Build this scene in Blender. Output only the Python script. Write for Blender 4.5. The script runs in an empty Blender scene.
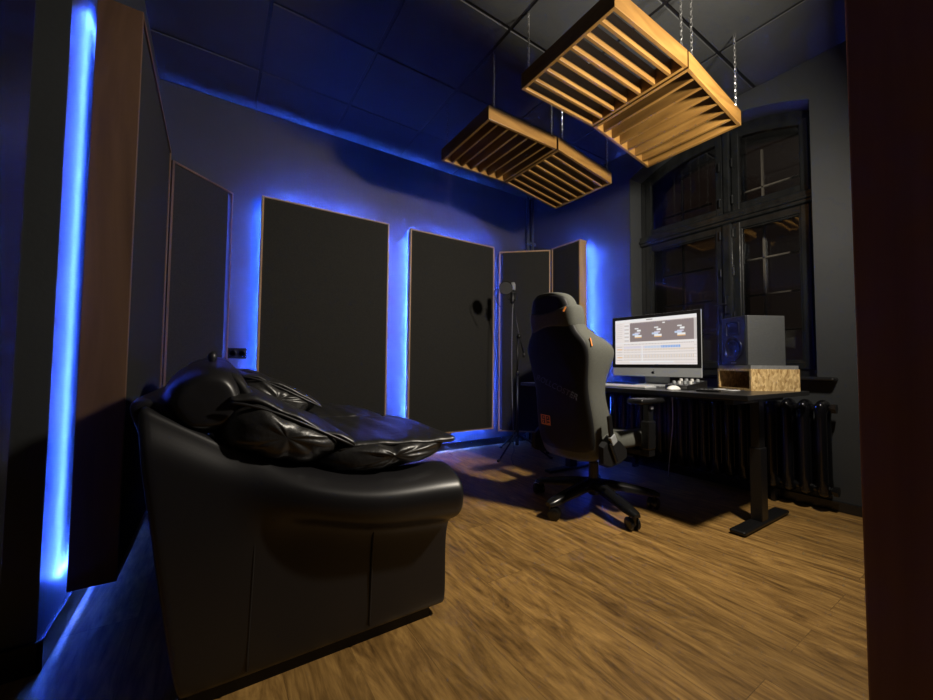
import bpy, bmesh, math, random
from mathutils import Vector, Matrix
random.seed(7)
S = bpy.context.scene
COL = S.collection
PI = math.pi

# ------------------------------------------------------------------ camera
F_PX = 385.0
cam = bpy.data.cameras.new('camera'); cam.sensor_fit = 'HORIZONTAL'; cam.sensor_width = 36.0
cam.lens = F_PX * 36.0 / 933.0; cam.clip_start = 0.01
camo = bpy.data.objects.new('camera', cam); COL.objects.link(camo)
def cam_axes(yaw, pitch, roll):
    cy, sy, cp, sp = math.cos(yaw), math.sin(yaw), math.cos(pitch), math.sin(pitch)
    f = Vector((sy*cp, cy*cp, sp)); r = Vector((cy, -sy, 0)); u = r.cross(f)
    cr, sr = math.cos(roll), math.sin(roll)
    return r*cr + u*sr, u*cr - r*sr, f
r_, u_, f_ = cam_axes(0.57972, 0.043335, 0.0094027)
m = Matrix((r_, u_, -f_)).transposed().to_4x4(); m.translation = Vector((0, 0, 0.85))
camo.matrix_world = m
S.camera = camo

# ------------------------------------------------------------------ world, lights, exposure
w = bpy.data.worlds.new('world'); S.world = w; w.use_nodes = True
w.node_tree.nodes['Background'].inputs[0].default_value = (1.0, 0.58, 0.42, 1)
w.node_tree.nodes['Background'].inputs[1].default_value = 0.006  # faint warm ambient, added to lift the unlit right door jamb
def point(name, loc, power, col, rad):
    l = bpy.data.lights.new(name, 'POINT'); l.energy = power; l.color = col; l.shadow_soft_size = rad
    o = bpy.data.objects.new(name, l); o.location = loc; COL.objects.link(o); return o
KEY = (2.02, 0.25, 2.12)
kl = bpy.data.lights.new('room_lamp', 'AREA'); kl.shape = 'DISK'; kl.size = 0.18; kl.energy = 60; kl.color = (1.0, 0.90, 0.75)
ko = bpy.data.objects.new('room_lamp', kl); ko.location = KEY; COL.objects.link(ko)
ko.rotation_euler = Vector((-0.18, 0.87, -0.22)).to_track_quat('-Z', 'Y').to_euler()
LED_STRENGTH = 900.0
S.view_settings.view_transform = 'Standard'
S.view_settings.look = 'None'
S.view_settings.exposure = 0.28
S.view_settings.gamma = 1.0
S.view_settings.use_curve_mapping = False

# ------------------------------------------------------------------ materials
def mat(name, col, rough=0.5, metal=0.0, spec=0.5, noise=None, bump=None, coat=0.0, emit=None, estr=0.0, trans=0.0, sheen=0.0):
    """noise=(scale, amount, stretch xyz)  bump=(scale, strength, distance)"""
    M = bpy.data.materials.new(name); M.use_nodes = True
    nt = M.node_tree; N = nt.nodes; L = nt.links; b = N['Principled BSDF']
    b.inputs['Base Color'].default_value = (*col, 1); b.inputs['Roughness'].default_value = rough
    b.inputs['Metallic'].default_value = metal; b.inputs['Specular IOR Level'].default_value = spec
    b.inputs['Coat Weight'].default_value = coat; b.inputs['Transmission Weight'].default_value = trans
    if sheen:
        b.inputs['Sheen Weight'].default_value = sheen
    tc = N.new('ShaderNodeTexCoord')
    if noise:
        mp = N.new('ShaderNodeMapping'); mp.inputs['Scale'].default_value = noise[2] if len(noise) > 2 else (1, 1, 1)
        L.new(tc.outputs['Object'], mp.inputs[0])
        n = N.new('ShaderNodeTexNoise'); n.inputs['Scale'].default_value = noise[0]; n.inputs['Detail'].default_value = 6
        L.new(mp.outputs[0], n.inputs['Vector'])
        r = N.new('ShaderNodeValToRGB'); a = noise[1]
        r.color_ramp.elements[0].position = 0.3; r.color_ramp.elements[1].position = 0.7
        r.color_ramp.elements[0].color = (*[c*(1-a) for c in col], 1)
        r.color_ramp.elements[1].color = (*[min(1, c*(1+a)) for c in col], 1)
        L.new(n.outputs['Fac'], r.inputs[0]); L.new(r.outputs[0], b.inputs['Base Color'])
    if bump:
        n2 = N.new('ShaderNodeTexNoise'); n2.inputs['Scale'].default_value = bump[0]; n2.inputs['Detail'].default_value = 5
        L.new(tc.outputs['Object'], n2.inputs['Vector'])
        bp = N.new('ShaderNodeBump'); bp.inputs['Strength'].default_value = bump[1]; bp.inputs['Distance'].default_value = bump[2]
        L.new(n2.outputs['Fac'], bp.inputs['Height']); L.new(bp.outputs[0], b.inputs['Normal'])
    if emit:
        b.inputs['Emission Color'].default_value = (*emit, 1); b.inputs['Emission Strength'].default_value = estr
    return M

def wood_mat(name, c1, c2, rough=0.45, axis=0, sc=14.0):
    M = bpy.data.materials.new(name); M.use_nodes = True
    nt = M.node_tree; N = nt.nodes; L = nt.links; b = N['Principled BSDF']
    tc = N.new('ShaderNodeTexCoord'); mp = N.new('ShaderNodeMapping')
    s = [1, 1, 1]; s[axis] = 0.13; mp.inputs['Scale'].default_value = s
    L.new(tc.outputs['Object'], mp.inputs[0])
    n = N.new('ShaderNodeTexNoise'); n.inputs['Scale'].default_value = sc; n.inputs['Detail'].default_value = 8
    n.inputs['Distortion'].default_value = 1.2
    L.new(mp.outputs[0], n.inputs['Vector'])
    r = N.new('ShaderNodeValToRGB'); e = r.color_ramp.elements
    e[0].position = 0.32; e[0].color = (*c1, 1); e[1].position = 0.68; e[1].color = (*c2, 1)
    L.new(n.outputs['Fac'], r.inputs[0]); L.new(r.outputs[0], b.inputs['Base Color'])
    bp = N.new('ShaderNodeBump'); bp.inputs['Strength'].default_value = 0.15; bp.inputs['Distance'].default_value = 0.002
    L.new(n.outputs['Fac'], bp.inputs['Height']); L.new(bp.outputs[0], b.inputs['Normal'])
    b.inputs['Roughness'].default_value = rough
    return M

def floor_mat():
    M = bpy.data.materials.new('oak_plank_floor'); M.use_nodes = True
    nt = M.node_tree; N = nt.nodes; L = nt.links; b = N['Principled BSDF']
    tc = N.new('ShaderNodeTexCoord'); mp = N.new('ShaderNodeMapping')
    mp.inputs['Rotation'].default_value = (0, 0, PI/2)
    L.new(tc.outputs['Object'], mp.inputs[0])
    br = N.new('ShaderNodeTexBrick'); br.inputs['Scale'].default_value = 1.0
    br.offset = 0.37; br.inputs['Brick Width'].default_value = 1.25; br.inputs['Row Height'].default_value = 0.185
    br.inputs['Mortar Size'].default_value = 0.0012; br.inputs['Mortar Smooth'].default_value = 0.3
    br.inputs['Color1'].default_value = (0, 0, 0, 1); br.inputs['Color2'].default_value = (1, 1, 1, 1)
    br.inputs['Mortar'].default_value = (0.5, 0.5, 0.5, 1)
    L.new(mp.outputs[0], br.inputs['Vector'])
    # grain, shifted per plank
    sep = N.new('ShaderNodeVectorMath'); sep.operation = 'SCALE'; sep.inputs['Scale'].default_value = 7.3
    L.new(br.outputs['Color'], sep.inputs[0])
    add = N.new('ShaderNodeVectorMath'); add.operation = 'ADD'
    L.new(tc.outputs['Object'], add.inputs[0]); L.new(sep.outputs[0], add.inputs[1])
    m2 = N.new('ShaderNodeMapping'); m2.inputs['Scale'].default_value = (1.0, 0.15, 1.0)
    L.new(add.outputs[0], m2.inputs[0])
    n1 = N.new('ShaderNodeTexNoise'); n1.inputs['Scale'].default_value = 10; n1.inputs['Detail'].default_value = 9
    n1.inputs['Roughness'].default_value = 0.7; n1.inputs['Distortion'].default_value = 2.4
    L.new(m2.outputs[0], n1.inputs['Vector'])
    n2 = N.new('ShaderNodeTexNoise'); n2.inputs['Scale'].default_value = 75; n2.inputs['Detail'].default_value = 5
    L.new(m2.outputs[0], n2.inputs['Vector'])
    mix = N.new('ShaderNodeMath'); mix.operation = 'MULTIPLY_ADD'; mix.inputs[1].default_value = 0.42
    L.new(n2.outputs['Fac'], mix.inputs[0]); L.new(n1.outputs['Fac'], mix.inputs[2])
    r = N.new('ShaderNodeValToRGB'); r.color_ramp.elements[0].position = 0.46; r.color_ramp.elements[1].position = 0.90
    r.color_ramp.elements[0].color = (0.070, 0.034, 0.010, 1); r.color_ramp.elements[1].color = (0.52, 0.300, 0.090, 1)
    e = r.color_ramp.elements.new(0.66); e.color = (0.26, 0.142, 0.041, 1)
    L.new(mix.outputs[0], r.inputs[0])
    hsv = N.new('ShaderNodeHueSaturation')
    mr = N.new('ShaderNodeMapRange'); mr.inputs['To Min'].default_value = 0.82; mr.inputs['To Max'].default_value = 1.2
    L.new(br.outputs['Color'], mr.inputs['Value']); L.new(mr.outputs[0], hsv.inputs['Value'])
    L.new(r.outputs[0], hsv.inputs['Color'])
    mm = N.new('ShaderNodeMixRGB'); mm.inputs['Color2'].default_value = (0.03, 0.016, 0.008, 1)
    mf = N.new('ShaderNodeMath'); mf.operation = 'MULTIPLY'; mf.inputs[1].default_value = 0.45
    L.new(br.outputs['Fac'], mf.inputs[0]); L.new(mf.outputs[0], mm.inputs['Fac']); L.new(hsv.outputs[0], mm.inputs['Color1'])
    L.new(mm.outputs[0], b.inputs['Base Color'])
    b.inputs['Roughness'].default_value = 0.42; b.inputs['Specular IOR Level'].default_value = 0.4
    bp = N.new('ShaderNodeBump'); bp.inputs['Strength'].default_value = 0.25; bp.inputs['Distance'].default_value = 0.002
    L.new(n2.outputs['Fac'], bp.inputs['Height']); L.new(bp.outputs[0], b.inputs['Normal'])
    return M

def led_mat(name, strength):
    M = bpy.data.materials.new(name); M.use_nodes = True
    nt = M.node_tree; N = nt.nodes; L = nt.links; b = N['Principled BSDF']
    b.inputs['Base Color'].default_value = (0.6, 0.7, 0.9, 1)
    b.inputs['Emission Color'].default_value = (0.040, 0.118, 1.0, 1)
    tc = N.new('ShaderNodeTexCoord'); sx = N.new('ShaderNodeSeparateXYZ'); L.new(tc.outputs['Object'], sx.inputs[0])
    ad = N.new('ShaderNodeMath'); ad.operation = 'ADD'; L.new(sx.outputs['X'], ad.inputs[0]); L.new(sx.outputs['Z'], ad.inputs[1])
    dv = N.new('ShaderNodeMath'); dv.operation = 'MULTIPLY'; dv.inputs[1].default_value = 60.0; L.new(ad.outputs[0], dv.inputs[0])
    fr = N.new('ShaderNodeMath'); fr.operation = 'FRACT'; L.new(dv.outputs[0], fr.inputs[0])
    gt = N.new('ShaderNodeMath'); gt.operation = 'GREATER_THAN'; gt.inputs[1].default_value = 0.6; L.new(fr.outputs[0], gt.inputs[0])
    ma = N.new('ShaderNodeMath'); ma.operation = 'MULTIPLY_ADD'; ma.inputs[1].default_value = strength*2.2; ma.inputs[2].default_value = strength*0.12
    L.new(gt.outputs[0], ma.inputs[0]); L.new(ma.outputs[0], b.inputs['Emission Strength'])
    return M
def osb_mat():
    M = bpy.data.materials.new('strand_board'); M.use_nodes = True
    nt = M.node_tree; N = nt.nodes; L = nt.links; b = N['Principled BSDF']
    tc = N.new('ShaderNodeTexCoord')
    v = N.new('ShaderNodeTexVoronoi'); v.inputs['Scale'].default_value = 120
    mp = N.new('ShaderNodeMapping'); mp.inputs['Scale'].default_value = (1, 1, 0.45); mp.inputs['Rotation'].default_value = (0.4, 0.7, 0)
    L.new(tc.outputs['Object'], mp.inputs[0]); L.new(mp.outputs[0], v.inputs['Vector'])
    r = N.new('ShaderNodeValToRGB'); e = r.color_ramp.elements
    e[0].color = (0.30, 0.17, 0.055, 1); e[1].color = (0.85, 0.62, 0.30, 1)
    L.new(v.outputs['Color'], r.inputs[0]); L.new(r.outputs[0], b.inputs['Base Color'])
    b.inputs['Roughness'].default_value = 0.6
    return M

M_WALL = mat('dark_grey_wall_paint', (0.030, 0.033, 0.036), 0.55, noise=(2.2, 0.10), bump=(60, 0.12, 0.004))
M_CEIL = mat('black_ceiling_tile_paint', (0.030, 0.032, 0.033), 0.6, noise=(3, 0.15), bump=(35, 0.25, 0.004))
M_GRID = mat('black_grid_metal', (0.004, 0.004, 0.005), 0.4)
M_FLOOR = floor_mat()
M_BASE = mat('gloss_black_baseboard', (0.010, 0.010, 0.011), 0.25, spec=0.6, bump=(30, 0.05, 0.002))
M_FABRIC = mat('charcoal_acoustic_fabric', (0.022, 0.0215, 0.020), 0.9, spec=0.15, noise=(220, 0.25), bump=(400, 0.3, 0.001))
M_FRAME = wood_mat('panel_frame_wood', (0.070, 0.036, 0.022), (0.125, 0.068, 0.042), 0.5, axis=2, sc=9)
M_FRAMELT = wood_mat('light_panel_frame_wood', (0.24, 0.145, 0.062), (0.38, 0.24, 0.11), 0.5, axis=2, sc=12)
M_CLOUD = wood_mat('golden_plywood', (0.13, 0.062, 0.014), (0.27, 0.145, 0.037), 0.38, axis=0, sc=12)
M_JAMB = wood_mat('reddish_brown_door_wood', (0.36, 0.17, 0.13), (0.52, 0.26, 0.20), 0.45, axis=2, sc=8)  # wood colour raised to stand in for light missing on the right jamb
M_LED = led_mat('blue_led_strip', LED_STRENGTH)
M_LEDS = led_mat('blue_led_strip_dim', LED_STRENGTH*0.05)
M_LEDL = led_mat('blue_led_strip_left_wall', LED_STRENGTH*0.26)
M_LEDW = led_mat('blue_led_strip_window_wall', LED_STRENGTH*0.5)
M_LEDT = led_mat('blue_led_strip_top', LED_STRENGTH*2.3)
M_LEDB = led_mat('blue_led_strip_bottom', LED_STRENGTH*0.6)
M_LEATHER = mat('black_leather', (0.0125, 0.012, 0.0135), 0.36, spec=0.55, bump=(420, 0.10, 0.001))
M_SEAM = mat('leather_seam', (0.008, 0.008, 0.009), 0.5)
M_BLACKP = mat('black_plastic', (0.009, 0.009, 0.0095), 0.25, bump=(300, 0.05, 0.0005))
M_BLACKM = mat('matte_black_metal', (0.004, 0.004, 0.0045), 0.45, metal=0.0, noise=(20, 0.1))
M_CHFAB = mat('dark_grey_chair_fabric', (0.095, 0.098, 0.085), 0.8, spec=0.25, noise=(260, 0.2), bump=(500, 0.25, 0.0008))
M_CHBACK = mat('black_chair_leatherette', (0.010, 0.010, 0.011), 0.55, spec=0.3, bump=(300, 0.08, 0.0006))
M_ORANGE = mat('orange_print', (0.85, 0.27, 0.05), 0.5, noise=(30, 0.1))
M_GREYPRINT = mat('faint_grey_print', (0.075, 0.075, 0.08), 0.6, noise=(30, 0.1))
M_SILVER = mat('brushed_aluminium', (0.36, 0.38, 0.40), 0.40, metal=0.1, noise=(50, 0.06, (1, 1, 8)))
M_STEEL = mat('zinc_chain_steel', (0.72, 0.72, 0.72), 0.25, metal=0.9, noise=(40, 0.1))
M_WHITE = mat('white_plastic', (0.70, 0.70, 0.69), 0.4, noise=(10, 0.03))
M_WFRAME = mat('worn_black_window_paint', (0.010, 0.011, 0.0115), 0.20, spec=0.8, noise=(18, 0.35, (1, 1, 0.3)), bump=(14, 0.4, 0.006))
M_OUTF = mat('pale_outer_window_paint', (0.20, 0.165, 0.13), 0.5, noise=(14, 0.3))
M_IRON = mat('gloss_black_radiator_paint', (0.004, 0.004, 0.005), 0.18, spec=0.6, bump=(25, 0.12, 0.003))
M_OSB = osb_mat()
M_SPK = mat('black_vinyl_cabinet', (0.055, 0.058, 0.060), 0.5, noise=(60, 0.15, (1, 1, 6)))
M_SPKF = mat('speaker_baffle', (0.012, 0.013, 0.016), 0.35, noise=(40, 0.1))
M_DESK = mat('black_desk_laminate', (0.018, 0.018, 0.019), 0.32, noise=(40, 0.12))
M_RUB = mat('dark_rubber', (0.008, 0.008, 0.008), 0.7, noise=(30, 0.1))
M_GREY = mat('grey_foam', (0.16, 0.165, 0.17), 0.8, noise=(60, 0.15))
M_PIPE = mat('painted_pipe', (0.045, 0.05, 0.055), 0.35, bump=(20, 0.1, 0.002))
def glass_mat(name='window_glass'):
    M = bpy.data.materials.new(name); M.use_nodes = True
    nt = M.node_tree; N = nt.nodes; L = nt.links
    N.remove(N['Principled BSDF']); out = N['Material Output']
    t = N.new('ShaderNodeBsdfTransparent'); t.inputs[0].default_value = (0.92, 0.94, 0.95, 1)
    g = N.new('ShaderNodeBsdfGlossy'); g.inputs['Roughness'].default_value = 0.03
    tc = N.new('ShaderNodeTexCoord'); n = N.new('ShaderNodeTexNoise'); n.inputs['Scale'].default_value = 4
    L.new(tc.outputs['Object'], n.inputs['Vector'])
    bp = N.new('ShaderNodeBump'); bp.inputs['Strength'].default_value = 0.08; bp.inputs['Distance'].default_value = 0.01
    L.new(n.outputs['Fac'], bp.inputs['Height']); L.new(bp.outputs[0], g.inputs['Normal'])
    fr = N.new('ShaderNodeFresnel'); fr.inputs['IOR'].default_value = 1.7
    mx = N.new('ShaderNodeMixShader'); L.new(fr.outputs[0], mx.inputs[0]); L.new(t.outputs[0], mx.inputs[1]); L.new(g.outputs[0], mx.inputs[2])
    L.new(mx.outputs[0], out.inputs[0])
    return M
M_GLASS = glass_mat()
def emis(name, col, s):
    return mat(name, (0.02, 0.02, 0.02), 0.3, emit=col, estr=s)

# ------------------------------------------------------------------ mesh helpers
class MB:
    def __init__(s): s.bm = bmesh.new(); s.mi = 0
    def face(s, vs, mi=None):
        try:
            f = s.bm.faces.new(vs); f.material_index = s.mi if mi is None else mi; return f
        except ValueError: return None
    def box(s, lo, hi, rot=None, piv=None, bevel=0.0, seg=2):
        c = Vector([(a+b)/2 for a, b in zip(lo, hi)]); d = [b-a for a, b in zip(lo, hi)]
        ret = bmesh.ops.create_cube(s.bm, size=1.0)
        vs = ret['verts']
        for v in vs: v.co = Vector((v.co.x*d[0], v.co.y*d[1], v.co.z*d[2])) + c
        fs = {f for v in vs for f in v.link_faces}
        for f in fs: f.material_index = s.mi
        if bevel > 0:
            es = list({e for v in vs for e in v.link_edges})
            r = bmesh.ops.bevel(s.bm, geom=es, offset=bevel, segments=seg, profile=0.5, affect='EDGES')
            for f in r['faces']: f.material_index = s.mi
            vs = list({v for f in r['faces'] for v in f.verts} | {v for v in vs if v.is_valid})
        if rot is not None:
            p = Vector(piv) if piv is not None else c
            for v in vs: v.co = rot @ (v.co - p) + p
        return vs
    def tube(s, pts, r, n=8, closed=False, cap=True, flat=None):
        pts = [Vector(p) for p in pts]; rs = r if isinstance(r, (list, tuple)) else [r]*len(pts)
        rings = []; prev = None
        for i, p in enumerate(pts):
            if closed: t = (pts[(i+1) % len(pts)] - pts[i-1])
            else: t = pts[min(i+1, len(pts)-1)] - pts[max(i-1, 0)]
            if t.length < 1e-9: t = Vector((0, 0, 1))
            t.normalize()
            if prev is None:
                a = Vector((0, 0, 1)) if abs(t.z) < 0.9 else Vector((1, 0, 0))
                prev = (a - t*a.dot(t)).normalized()
            else:
                prev = (prev - t*prev.dot(t)).normalized()
            b = t.cross(prev)
            rings.append([s.bm.verts.new(p + (prev*math.cos(2*PI*k/n) + b*math.sin(2*PI*k/n))*rs[i]) for k in range(n)])
        m_ = len(rings)
        for i in range(m_ if closed else m_-1):
            A, B = rings[i], rings[(i+1) % m_]
            for k in range(n): s.face([A[k], A[(k+1) % n], B[(k+1) % n], B[k]])
        if cap and not closed: s.face(rings[0][::-1]); s.face(rings[-1])
    def loft(s, rings, cap=True, closed=True, wrap=False):
        R = [[s.bm.verts.new(Vector(p)) for p in ring] for ring in rings]; n = len(R[0]); m_ = len(R)
        for i in range(m_ if wrap else m_-1):
            A, B = R[i], R[(i+1) % m_]
            for k in range(n if closed else n-1): s.face([A[k], A[(k+1) % n], B[(k+1) % n], B[k]])
        if cap and closed and not wrap: s.face(R[0][::-1]); s.face(R[-1])
    def prism(s, poly, lo, hi, axis=1):
        def P(a, b, c):
            return {0: (c, a, b), 1: (a, c, b), 2: (a, b, c)}[axis]
        A = [s.bm.verts.new(P(a, b, lo)) for a, b in poly]; B = [s.bm.verts.new(P(a, b, hi)) for a, b in poly]
        n = len(poly)
        for k in range(n): s.face([A[k], A[(k+1) % n], B[(k+1) % n], B[k]])
        s.face(A[::-1]); s.face(B)
    def lathe(s, prof, n=24, c=(0, 0, 0), axis='z'):
        c = Vector(c); rings = []
        for r, h in prof:
            ring = []
            for k in range(n):
                a = 2*PI*k/n; x, y = r*math.cos(a), r*math.sin(a)
                p = {'z': (x, y, h), 'x': (h, x, y), 'y': (x, h, y)}[axis]
                ring.append(c + Vector(p))
            rings.append(ring)
        s.loft(rings)
    def ball(s, c, r, seg=16, ring=10):
        ret = bmesh.ops.create_uvsphere(s.bm, u_segments=seg, v_segments=ring, radius=1.0)
        for v in ret['verts']:
            v.co = Vector((v.co.x*r[0], v.co.y*r[1], v.co.z*r[2])) + Vector(c)
        for f in {f for v in ret['verts'] for f in v.link_faces}: f.material_index = s.mi
    def build(s, name, mats, parent=None, smooth=False, sub=0, bev=0, angle=None):
        bmesh.ops.recalc_face_normals(s.bm, faces=s.bm.faces[:])
        me = bpy.data.meshes.new(name); s.bm.to_mesh(me); s.bm.free()
        if not isinstance(mats, (list, tuple)): mats = [mats]
        for m_ in mats: me.materials.append(m_)
        if smooth:
            for p in me.polygons: p.use_smooth = True
        o = bpy.data.objects.new(name, me); COL.objects.link(o)
        if parent is not None: o.parent = parent
        if bev:
            md = o.modifiers.new('bevel', 'BEVEL'); md.width = bev; md.segments = 2; md.limit_method = 'ANGLE'
        if sub:
            md = o.modifiers.new('sub', 'SUBSURF'); md.levels = sub; md.render_levels = sub
        if angle is not None:
            me.set_sharp_from_angle(angle=math.radians(angle))
        return o
def tag(o, label, cat, group=None):
    o['label'] = label; o['category'] = cat
    if group: o['group'] = group
    return o
def thing(name, label, cat, loc=(0, 0, 0), rz=0.0, group=None):
    o = bpy.data.objects.new(name, None); COL.objects.link(o); o.empty_display_size = 0.1
    o.location = loc; o.rotation_euler = (0, 0, rz)
    return tag(o, label, cat, group)
def struct(o): o['kind'] = 'structure'; return o
def copy_tree(o, parent=None):
    c = o.copy(); COL.objects.link(c)
    if parent is not None: c.parent = parent
    for ch in list(o.children): copy_tree(ch, c)
    return c
def box_obj(name, lo, hi, mt, parent=None, bevel=0.0):
    b = MB(); b.box(lo, hi, bevel=bevel); return b.build(name, mt, parent)

# ------------------------------------------------------------------ the room
XW, YW, ZC = 3.176, 3.408, 2.862          # window wall, back wall, ceiling
XL, YL = -0.385, 1.56                      # left wall and where it ends towards the door
YF = 0.17                                  # front wall, inner face
XA = -1.3                                  # wall of the wider bay by the door
b = MB(); b.box((-1.5, -1.2, -0.05), (XW+0.6, YW+0.2, 0.0)); struct(b.build('floor', M_FLOOR))
b = MB(); b.mi = 1; b.box((-1.5, -1.2, ZC+0.006), (XW+0.2, YW+0.2, ZC+0.06)); b.mi = 0
xs = [0.203+0.6055*k for k in range(-3, 7)]; ys = [2.317-0.601*k for k in range(-2, 6)]
xs = sorted(xs); ys = sorted(ys)
xe = [-1.5]+xs+[XW]; ye = [-1.2]+ys+[YW]
for i in range(len(xe)-1):
    for j in range(len(ye)-1):
        x0, x1, y0, y1 = xe[i], xe[i+1], ye[j], ye[j+1]
        x1 = min(x1, XW); y1 = min(y1, YW)
        if x1-x0 < 0.03 or y1-y0 < 0.03: continue
        dz = random.uniform(-0.0015, 0.0015)
        b.box((x0+0.009, y0+0.009, ZC+dz), (x1-0.009, y1-0.009, ZC+0.02), bevel=0.003, seg=1)
struct(b.build('ceiling', [M_CEIL, M_GRID]))
struct(box_obj('wall_back', (XL-0.2, YW, 0), (XW+0.6, YW+0.15, ZC+0.05), M_WALL))
struct(box_obj('wall_left', (XL-0.15, YL, 0), (XL, YW, ZC+0.05), M_WALL))
struct(box_obj('wall_left_return', (XA-0.15, YL, 0), (XL-0.15, YL+0.12, ZC+0.05), M_BASE))
struct(box_obj('wall_left_near', (XA-0.15, YF-0.14, 0), (XA, YL, ZC+0.05), M_WALL))
# front wall with the doorway the view comes through
DX0, DX1 = -0.0497, 0.863
b = MB(); b.box((XA, YF-0.14, 0), (DX0-0.03, YF, ZC+0.05)); b.box((DX1+0.03, YF-0.14, 0), (XW+0.55, YF, ZC+0.05))
b.box((DX0-0.03, YF-0.14, 2.3), (DX1+0.03, YF, ZC+0.05)); struct(b.build('wall_front', M_WALL))
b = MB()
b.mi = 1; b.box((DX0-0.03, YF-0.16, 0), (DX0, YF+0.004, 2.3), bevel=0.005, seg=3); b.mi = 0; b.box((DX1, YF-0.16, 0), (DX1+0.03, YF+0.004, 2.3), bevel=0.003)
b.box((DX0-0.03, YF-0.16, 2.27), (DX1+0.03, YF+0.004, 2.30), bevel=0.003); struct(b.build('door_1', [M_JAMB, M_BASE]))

# window wall with segmental-arched opening
WY0, WY1, WZ0, WZS, WZC = 0.82, 2.107, 0.80, 2.605, 2.765
def arch(y, z0=WZS, zc=WZC, ya=WY0, yb=WY1):
    h = zc-z0; wd = (yb-ya)/2; R = (wd*wd+h*h)/(2*h); c = (ya+yb)/2
    return zc - R + math.sqrt(max(0, R*R-(y-c)**2))
NA = 16
ay = [WY0+(WY1-WY0)*k/NA for k in range(NA+1)]
b = MB()
b.box((XW, YF, 0), (XW+0.55, WY0, ZC+0.05)); b.box((XW, WY1, 0), (XW+0.55, YW, ZC+0.05))
b.box((XW, WY0, 0), (XW+0.55, WY1, WZ0))
for k in range(NA):
    y0, y1 = ay[k], ay[k+1]; za, zb = arch(y0), arch(y1)
    b.prism([(y0, za), (y1, zb), (y1, ZC+0.05), (y0, ZC+0.05)], XW, XW+0.55, axis=0)
bmesh.ops.remove_doubles(b.bm, verts=b.bm.verts[:], dist=1e-4)
struct(b.build('wall_right', M_WALL))

# baseboards
struct(box_obj('baseboard_right', (XW-0.014, YF, 0), (XW, YW, 0.062), M_BASE, bevel=0.004))
struct(box_obj('baseboard_back', (XL, YW-0.014, 0), (XW, YW, 0.075), M_BASE, bevel=0.004))
b = MB(); b.box((XL, YL-0.014, 0), (XL+0.014, YW, 0.085), bevel=0.004); struct(b.build('baseboard_left', M_BASE))
struct(box_obj('baseboard_left_return', (XA, YL-0.014, 0), (XL+0.014, YL, 0.085), M_BASE, bevel=0.004))

# ------------------------------------------------------------------ the window (double casement with an inner and an outer leaf)
def frame_ring(b, y0, y1, z0, z1, x0, x1, wd, top=None, bev=0.006):
    """four members around an opening; top = function for an arched head"""
    b.box((x0, y0, z0), (x1, y0+wd, z1 if top is None else top(y0+wd*0.5)-0.004), bevel=bev)
    b.box((x0, y1-wd, z0), (x1, y1, z1 if top is None else top(y1-wd*0.5)-0.004), bevel=bev)
    b.box((x0+0.003, y0+0.004, z0), (x1-0.003, y1-0.004, z0+wd), bevel=bev)
    if top is None: b.box((x0+0.003, y0+0.004, z1-wd), (x1-0.003, y1-0.004, z1), bevel=bev)
    else:
        n = 8
        for k in range(n):
            ya, yb = y0+(y1-y0)*k/n, y0+(y1-y0)*(k+1)/n
            b.prism([(ya, top(ya)-wd), (yb, top(yb)-wd), (yb, top(yb)), (ya, top(ya))], x0+0.003, x1-0.003, axis=0)
XI = 3.345
YM = 1.372
ZT0, ZT1 = 1.985, 2.075
win = bpy.data.objects.new('window_1', None); COL.objects.link(win); win.location = (XI, 0, 0); win['kind'] = 'structure'
topin = lambda y: arch(y)-0.0
b = MB()
frame_ring(b, WY0, WY1, WZ0, None, 0.0, 0.10, 0.055, top=topin)
b.box((-0.03, WY0, ZT0), (0.08, WY1, ZT1), bevel=0.012); b.box((-0.045, WY0, ZT0+0.025), (0.08, WY1, ZT0+0.05), bevel=0.008)
b.box((-0.035, YM-0.036, WZ0), (0.08, YM+0.036, ZT0), bevel=0.016, seg=3)
b.box((-0.025, YM-0.026, ZT1), (0.08, YM+0.026, arch(YM)), bevel=0.012, seg=3)
b.build('window_frame', M_WFRAME, win)
cas = [(WY0+0.05, YM-0.03), (YM+0.03, WY1-0.05)]
for (ya, yb) in cas:
    b = MB(); frame_ring(b, ya, yb, WZ0+0.05, ZT0, -0.012, 0.045, 0.058, bev=0.009)
    frame_ring(b, ya+0.05, yb-0.05, WZ0+0.1, ZT0-0.05, 0.0, 0.03, 0.018, bev=0.005)
    c = b.build('casement', M_WFRAME, win)
    box_obj('pane', (0.014, ya+0.06, WZ0+0.11), (0.018, yb-0.06, ZT0-0.06), M_GLASS, c)
    b = MB(); tf = lambda y: arch(y)-0.05
    frame_ring(b, ya, yb, ZT1, None, -0.008, 0.045, 0.055, top=tf, bev=0.008)
    c = b.build('fanlight', M_WFRAME, win)
    b = MB(); n = 8
    for k in range(n):
        y0, y1 = ya+0.05+(yb-ya-0.1)*k/n, ya+0.05+(yb-ya-0.1)*(k+1)/n
        b.prism([(y0, ZT1+0.05), (y1, ZT1+0.05), (y1, tf(y1)-0.05), (y0, tf(y0)-0.05)], 0.014, 0.018, axis=0)
    bmesh.ops.remove_doubles(b.bm, verts=b.bm.verts[:], dist=1e-5)
    b.build('pane', M_GLASS, c)
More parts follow.
